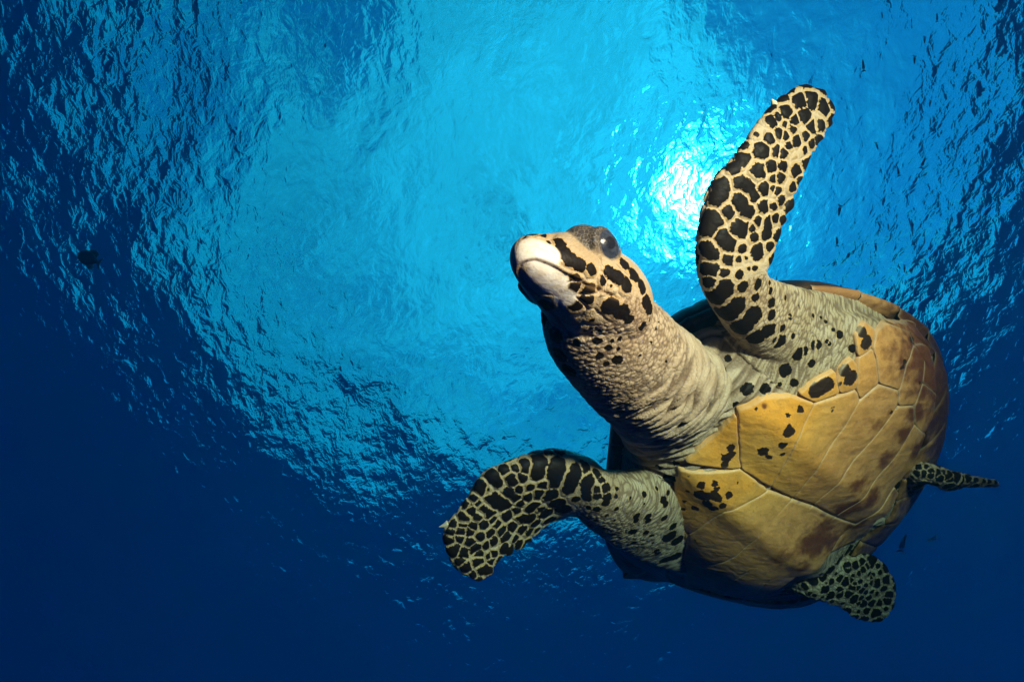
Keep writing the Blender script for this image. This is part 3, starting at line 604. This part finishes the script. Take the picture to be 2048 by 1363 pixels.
for poly in [
 [(530,522),(550,735),(330,708),(395,650),(455,600)],
 [(537,505),(640,455),(740,450),(838,478),(760,640),(668,808),(552,738),(540,600)],
 [(310,738),(550,738),(655,818),(480,902),(342,990),(300,930),(290,850)],
 [(838,478),(1000,428),(1012,465),(960,560),(860,710),(755,850),(668,808),(760,640)],
 [(655,820),(752,852),(640,950),(520,1080),(410,1110),(320,1090),(342,990),(480,902)],
 [(1012,465),(1090,405),(1165,430),(1160,490),(1080,600),(950,760),(830,872),(755,850),(860,710),(960,560)],
 [(752,852),(828,878),(720,1003),(600,1103),(480,1180),(335,1185),(320,1090),(410,1110),(520,1080),(640,950)],
 [(1160,490),(1225,490),(1225,560),(1150,690),(1040,830),(920,918),(830,872),(950,760),(1080,600)],
 [(828,878),(918,922),(800,1053),(680,1133),(520,1230),(400,1240),(335,1185),(480,1180),(600,1103),(720,1003)],
 [(1225,560),(1270,600),(1220,720),(1150,800),(1000,947),(918,920),(1040,830),(1150,690)],
 [(918,922),(1000,950),(900,1060),(760,1140),(620,1220),(520,1230),(680,1133),(800,1053)],
 [(1000,948),(1150,805),(1165,830),(1090,925),(1020,1005),(900,1060)],
 [(995,215),(1030,160),(1070,190),(1062,262),(1010,300)],
 [(1010,300),(1064,265),(1088,402),(1012,462),(1000,425),(1005,330)],
 [(1066,262),(1075,200),(1110,165),(1200,190),(1222,250),(1192,330),(1165,428),(1090,403)],
 [(1222,250),(1262,290),(1258,400),(1225,488),(1162,488),(1165,430),(1192,330)],
 [(925,402),(940,345),(985,302),(1005,330),(1000,425),(935,440)],
 [(775,445),(850,385),(920,352),(925,402),(935,440),(838,476)],
 [(245,1030),(290,930),(342,990),(320,1045)],
 [(215,1110),(245,1035),(320,1048),(320,1090),(315,1112)],
 [(1115,160),(1210,150),(1270,240),(1222,250),(1200,190)],
 [(1222,250),(1270,240),(1305,340),(1310,440),(1258,400),(1262,290)],
 [(1258,400),(1310,440),(1295,540),(1262,600),(1225,560),(1225,490)]]:
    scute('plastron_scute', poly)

# carapace dome and its marginal scutes
def carapace():
    nr, n = 46, 200; ph = np.linspace(-math.pi, math.pi, n, endpoint=False); V = []
    prof = [(.90, NRIM-.012), (1.0, NRIM-.010)]+[(q, None) for q in 1.02*np.cos(np.linspace(.05, math.pi/2, nr-2))]
    for q, nn in prof:
        a = AC+r_out(ph)*q*np.cos(ph); l = r_out(ph)*q*np.sin(ph)
        if nn is None: nv = NRIM-.020-HT*np.sqrt(np.maximum(0, 1-(q/1.021)**2.2))-.012*np.exp(-(l/.012)**2)*sstep(1, .8, q)
        else: nv = np.full(n, nn)
        V.append(body_pt(a, l, nv+bend(l)))
    V = np.array(V); V = V.reshape(-1, 3)
    aa, ll, nn = body_co(V)
    sd = np.array([(.0, 0), (.12, 0), (.27, 0), (.42, 0), (.56, 0)]+[(a, s*w) for s in (-1, 1) for a, w in ((.06, .15), (.21, .19), (.37, .17), (.51, .11))])
    d = np.sort(np.hypot(aa[:, None]-sd[:, 0], ll[:, None]-sd[:, 1]), 1); V = V+np.multiply.outer(-.004*sstep(0, .012, d[:, 1]-d[:, 0]), NV)
    cam_obj('carapace', V, ring_faces(len(prof), n), M_SHELL)
carapace()
def marginal(p0, p1, serr):
    n = 22; ph = np.linspace(p0, p1, n); V = []
    ph = ph+0
    edge = 1.035+serr*np.linspace(-.3, 1, n)**3*.09+.005*np.linspace(1, 0, n)**2
    mid_ = abs(p0+p1)/2; front = mid_ > 1.75; hw_m = float(sstep(1.8, 1.1, mid_)); q0 = .95 if mid_ > 1.5 else .72 if mid_ > 1.0 else .60; shingle = np.linspace(0, 1, n)*(.0 if front else 1.0)
    prof = [(.97, NRIM-.012, 0), (1.0, NRIM-.008, 0)] if front else [(q0-.005, None, -.009)]+[(q0+(.975-q0)*j/11, None, -.0020+.0055*(j/11)**2) for j in range(12)]+[(1.0, NRIM+.012*hw_m-.004*(1-hw_m), 0)]
    prof += [(1.02, NRIM+(-.006 if front else .008*hw_m-.006), 0), ('e', NRIM-.010, 0), ('e', NRIM-.016, 0), (1.0, NRIM-.040, 0), (.95, NRIM-.078, 0), (.94, NRIM-.066, 0)]
    for q, nn, up in prof:
        qq = edge if q == 'e' else np.full(n, q)
        a = AC+r_out(ph)*qq*np.cos(ph); l = r_out(ph)*qq*np.sin(ph)
        nv = under(a, l)+up if nn is None else np.full(n, nn)+bend(l)
        V.append(body_pt(a, l, nv))
    k = len(prof); V = np.array(V); V = V+np.multiply.outer(np.linspace(0, 1, k)[:, None]**2*.0045*(1-shingle)[None]*(0 if front else 1), NV); u = np.abs(np.linspace(-1, 1, n)); V = V+np.multiply.outer(np.zeros((k, n))-.003*sstep(.85, 1, u)[None]*np.ones((k, 1)), NV)
    V = V.reshape(-1, 3)
    Fc = [(r*n+q, r*n+q+1, (r+1)*n+q+1, (r+1)*n+q) for r in range(k-1) for q in range(n-1)]
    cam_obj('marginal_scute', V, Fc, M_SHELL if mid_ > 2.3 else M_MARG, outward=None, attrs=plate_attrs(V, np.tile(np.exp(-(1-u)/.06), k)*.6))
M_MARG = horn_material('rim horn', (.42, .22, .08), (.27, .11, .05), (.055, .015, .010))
for s in (-1, 1):
    for k in range(12):
        w = math.pi/12; marginal(s*(k*w+.003), s*((k+1)*w-.003), 1.0*sstep(5, 1, float(k)) if k < 5 else 0.0)

# eyes
def eye_material():
    t = MT('eye'); n = t.n('ShaderNodeVectorMath', operation='DISTANCE'); t.link(t.co(), n.inputs[0]); n.inputs[1].default_value = tuple(PUP)
    v = t.n('ShaderNodeTexVoronoi', feature='DISTANCE_TO_EDGE', i_Scale=260.0); t.link(t.co(), v.inputs['Vector'])
    c = t.mix(t.ramp(t.noise(120, 3), .3, .7), (.018, .023, .036), (.045, .054, .078))
    c = t.mix(t.ramp(n.outputs['Value'], .0065, .0095, .85, 0), c, (.01, .01, .014))
    t.put(t.b.inputs['Base Color'], c); t.b.inputs['Roughness'].default_value = .2; t.b.inputs['Specular IOR Level'].default_value = .5; t.link(t.bump(v.outputs['Distance'], .0012, .25), t.b.inputs['Normal'])
    return t.m
for sd_ in (1, -1):
    ec, pd, x_, y_ = eye_frame(sd_); re = .0305; PUP = (ec+unit(pd+.25*HF)*re)@CW.T-T0
    th, ph = np.meshgrid(np.linspace(.04, math.pi-.04, 28), np.linspace(0, 2*math.pi, 40, endpoint=False), indexing='ij')
    V = ec+re*(np.multiply.outer((np.sin(th)*np.cos(ph)).ravel(), HF)+np.multiply.outer((np.sin(th)*np.sin(ph)).ravel(), HU)*.85+np.multiply.outer(np.cos(th).ravel(), HL))
    cam_obj('eye', V, ring_faces(28, 40)+[tuple(range(40)), tuple(range(27*40, 28*40))], eye_material())

# ------------------------------------------------------------------ the diver's strobe that lights the turtle
st = bpy.data.lights.new('strobe', 'SPOT'); st.energy = 340; st.color = (1.0, .34, .216); st.shadow_soft_size = .05; st.spot_size = R(74); st.spot_blend = 1.0
sto = bpy.data.objects.new('strobe', st); col.objects.link(sto)
sp_ = np.array([.64, .47, -.02]); aim = Pt(1340, 720, .95)
sto.location = tuple(to_world(sp_)); sto.rotation_euler = Vector(tuple(to_world(aim-sp_))).to_track_quat('-Z', 'Y').to_euler()

# ------------------------------------------------------------------ claws on the leading edges
M_CLAW = MT('claw horn'); M_CLAW.b.inputs['Base Color'].default_value = (.72, .62, .42, 1); M_CLAW.b.inputs['Roughness'].default_value = .4
def claw(base, tip, r):
    base, tip = np.array(base), np.array(tip); d = tip-base; z = unit(d); x = unit(np.cross(z, [0, 0, 1.0])); y = np.cross(z, x); n = 10; V = []
    bend = x*.25*np.linalg.norm(d)
    for k in range(7):
        t = k/6; ang = np.linspace(0, 2*math.pi, n, endpoint=False)
        V.append(base+d*t+bend*t*t+r*(1-t)**.8*(np.multiply.outer(np.cos(ang), x)+np.multiply.outer(np.sin(ang), y))+1e-5*np.multiply.outer(np.cos(ang), x))
    cam_obj('claw', np.array(V).reshape(-1, 3), ring_faces(7, n)+[tuple(range(n)), tuple(range(6*n, 7*n))], M_CLAW.m)
claw(Pt(897, 1046, .968), Pt(880, 1057, .966), .006)
claw(Pt(1550, 210, .868), Pt(1541, 200, .866), .006)

# ------------------------------------------------------------------ fish in the open water
def fish_material(name, c0, c1_):
    t = MT(name); t.put(t.b.inputs['Base Color'], t.mix(t.ramp(t.noise(30, 3), .35, .65), c0, c1_)); t.b.inputs['Roughness'].default_value = .5; return t.m
M_FISH_D = fish_material('dark fish skin', (.008, .009, .012), (.018, .02, .024)); M_FISH_S = fish_material('slate fish skin', (.09, .15, .21), (.12, .19, .26))
def fish(px, py, d, length, head_dir, deep, m, label, group=None, cat='fish'):
    root = bpy.data.objects.new('fish', None); col.objects.link(root); c = to_world(Pt(px, py, d)); root.location = tuple(c)
    tag(root, label, cat, group)
    hx, hy = head_dir; fx = unit(np.array([hx, -hy, -.25])); up = np.array([0, 0, 1.0])@np.linalg.inv(CW).T
    up = unit(np.array([-fx[1], fx[0], 0.0])); up = up if up[1] > 0 else -up; sd_ = np.cross(fx, up)
    def build(name, V, Fc):
        W = (np.asarray(V)[:, :1]*fx+np.asarray(V)[:, 1:2]*up+np.asarray(V)[:, 2:3]*sd_)*length
        o = mesh_obj(name, W@CW.T, Fc, m, root); bm = bmesh.new(); bm.from_mesh(o.data); bmesh.ops.recalc_face_normals(bm, faces=bm.faces); bm.to_mesh(o.data); bm.free()
    n = 14; prof = [(.5, .01), (.47, .12), (.38, .30), (.22, .46), (.05, .5), (-.12, .40), (-.26, .22), (-.34, .12), (-.38, .10)]; V = []
    for x, h in prof:
        a = np.linspace(0, 2*math.pi, n, endpoint=False); V += [(x, h*deep*math.cos(q), h*deep*.42*math.sin(q)) for q in a]
    build('body', V, ring_faces(len(prof), n)+[tuple(range(n)), tuple(range((len(prof)-1)*n, len(prof)*n))])
    def fin(name, P2):
        k = len(P2); V = [(x, y, .012) for x, y in P2]+[(x, y, -.012) for x, y in P2]
        build(name, V, [tuple(range(k)), tuple(range(2*k-1, k-1, -1))]+[(q, (q+1) % k, (q+1) % k+k, q+k) for q in range(k)])
    fin('tail_fin', [(-.36, .05*1), (-.46, .16+.1*deep), (-.54, .20+.12*deep), (-.48, 0), (-.54, -.20-.12*deep), (-.46, -.16-.1*deep), (-.36, -.05)])
    fin('dorsal_fin', [(.15, .45*deep), (.0, .60*deep), (-.16, .66*deep), (-.30, .52*deep), (-.24, .2*deep)])
    fin('anal_fin', [(.0, -.45*deep), (-.14, -.64*deep), (-.30, -.54*deep), (-.24, -.2*deep)])
fish(178, 517, 3.0, .112, (-1, -.45), .68, M_FISH_D, 'dark deep bodied fish swimming alone in the dark blue water')
SL = 'small slender fish silhouetted under the clear blue part of the surface'; SGP = 'small slender fish under the surface'
rf = random.Random(4)
for x, y, ln in [(1405,262,46),(1610,240,40),(1460,585,34),(1545,685,40),(1580,462,34),(1310,842,50),(1645,650,46),(1672,415,34),(1650,160,34),(1470,900,30),(1505,905,26),(1455,990,36),(1300,965,40),(1570,1075,34),(1700,70,34),(1480,60,24)]:
    d = rf.uniform(4.0, 5.0); fish(1024+x/2, y/2, d, ln/2*d/F_PX, (rf.uniform(-.35, -.1) if rf.random() < .5 else rf.uniform(.1, .35), rf.choice((-1, 1))), .2, M_FISH_S, SL, SGP)
fish(1806, 1085, 2.6, 40*2.6/F_PX, (.12, -1), .22, M_FISH_S, 'slim fish hanging upright in dark water beyond the rear flippers')
fish(1864, 1077, 3.6, 24*3.6/F_PX, (-1, .15), .22, M_FISH_S, 'tiny faint fish lying level beside the upright fish')

# ------------------------------------------------------------------ rising air bubbles
MB = MT('air bubble'); MB.t.nodes.remove(MB.b); gl_ = MB.n('ShaderNodeBsdfGlass', i_IOR=.75, i_Roughness=.02); MB.link(gl_.outputs[0], MB.out.inputs[0])
bmb = bmesh.new(); bmesh.ops.create_icosphere(bmb, subdivisions=2, radius=1.0); mb = bpy.data.meshes.new('air_bubble'); bmb.to_mesh(mb); bmb.free(); mb.materials.append(MB.m)
mb.polygons.foreach_set('use_smooth', [True]*len(mb.polygons))
rb = random.Random(11)
bub = [(1894, 903), (1897, 918), (1946, 912), (1937, 900), (1943, 930), (1945, 938), (1963, 914), (1996, 1062), (1986, 1079), (1985, 1085), (2003, 1086), (1967, 1094), (1978, 1104), (1978, 1127), (1966, 1139), (1956, 1159), (1959, 1196), (1946, 1059), (1957, 1000), (1951, 1016), (2012, 1107), (1205, 1352), (1198, 1347), (1927, 752), (1938, 771), (1933, 800), (1950, 715), (1961, 820), (1972, 858), (1914, 878), (2031, 1277), (2020, 1180)]
for x, y in bub:
    o = bpy.data.objects.new('air_bubble', mb); col.objects.link(o); d = rb.uniform(1.15, 1.7); o.location = tuple(to_world(Pt(x+rb.uniform(-2, 2), y+rb.uniform(-2, 2), d))); r = rb.choice((.8, 1.0, 1.2, 1.6))*d/F_PX; o.scale = (r, r, r*.85)
    tag(o, 'tiny bright air bubble rising through the blue water', 'bubble', 'tiny air bubbles')
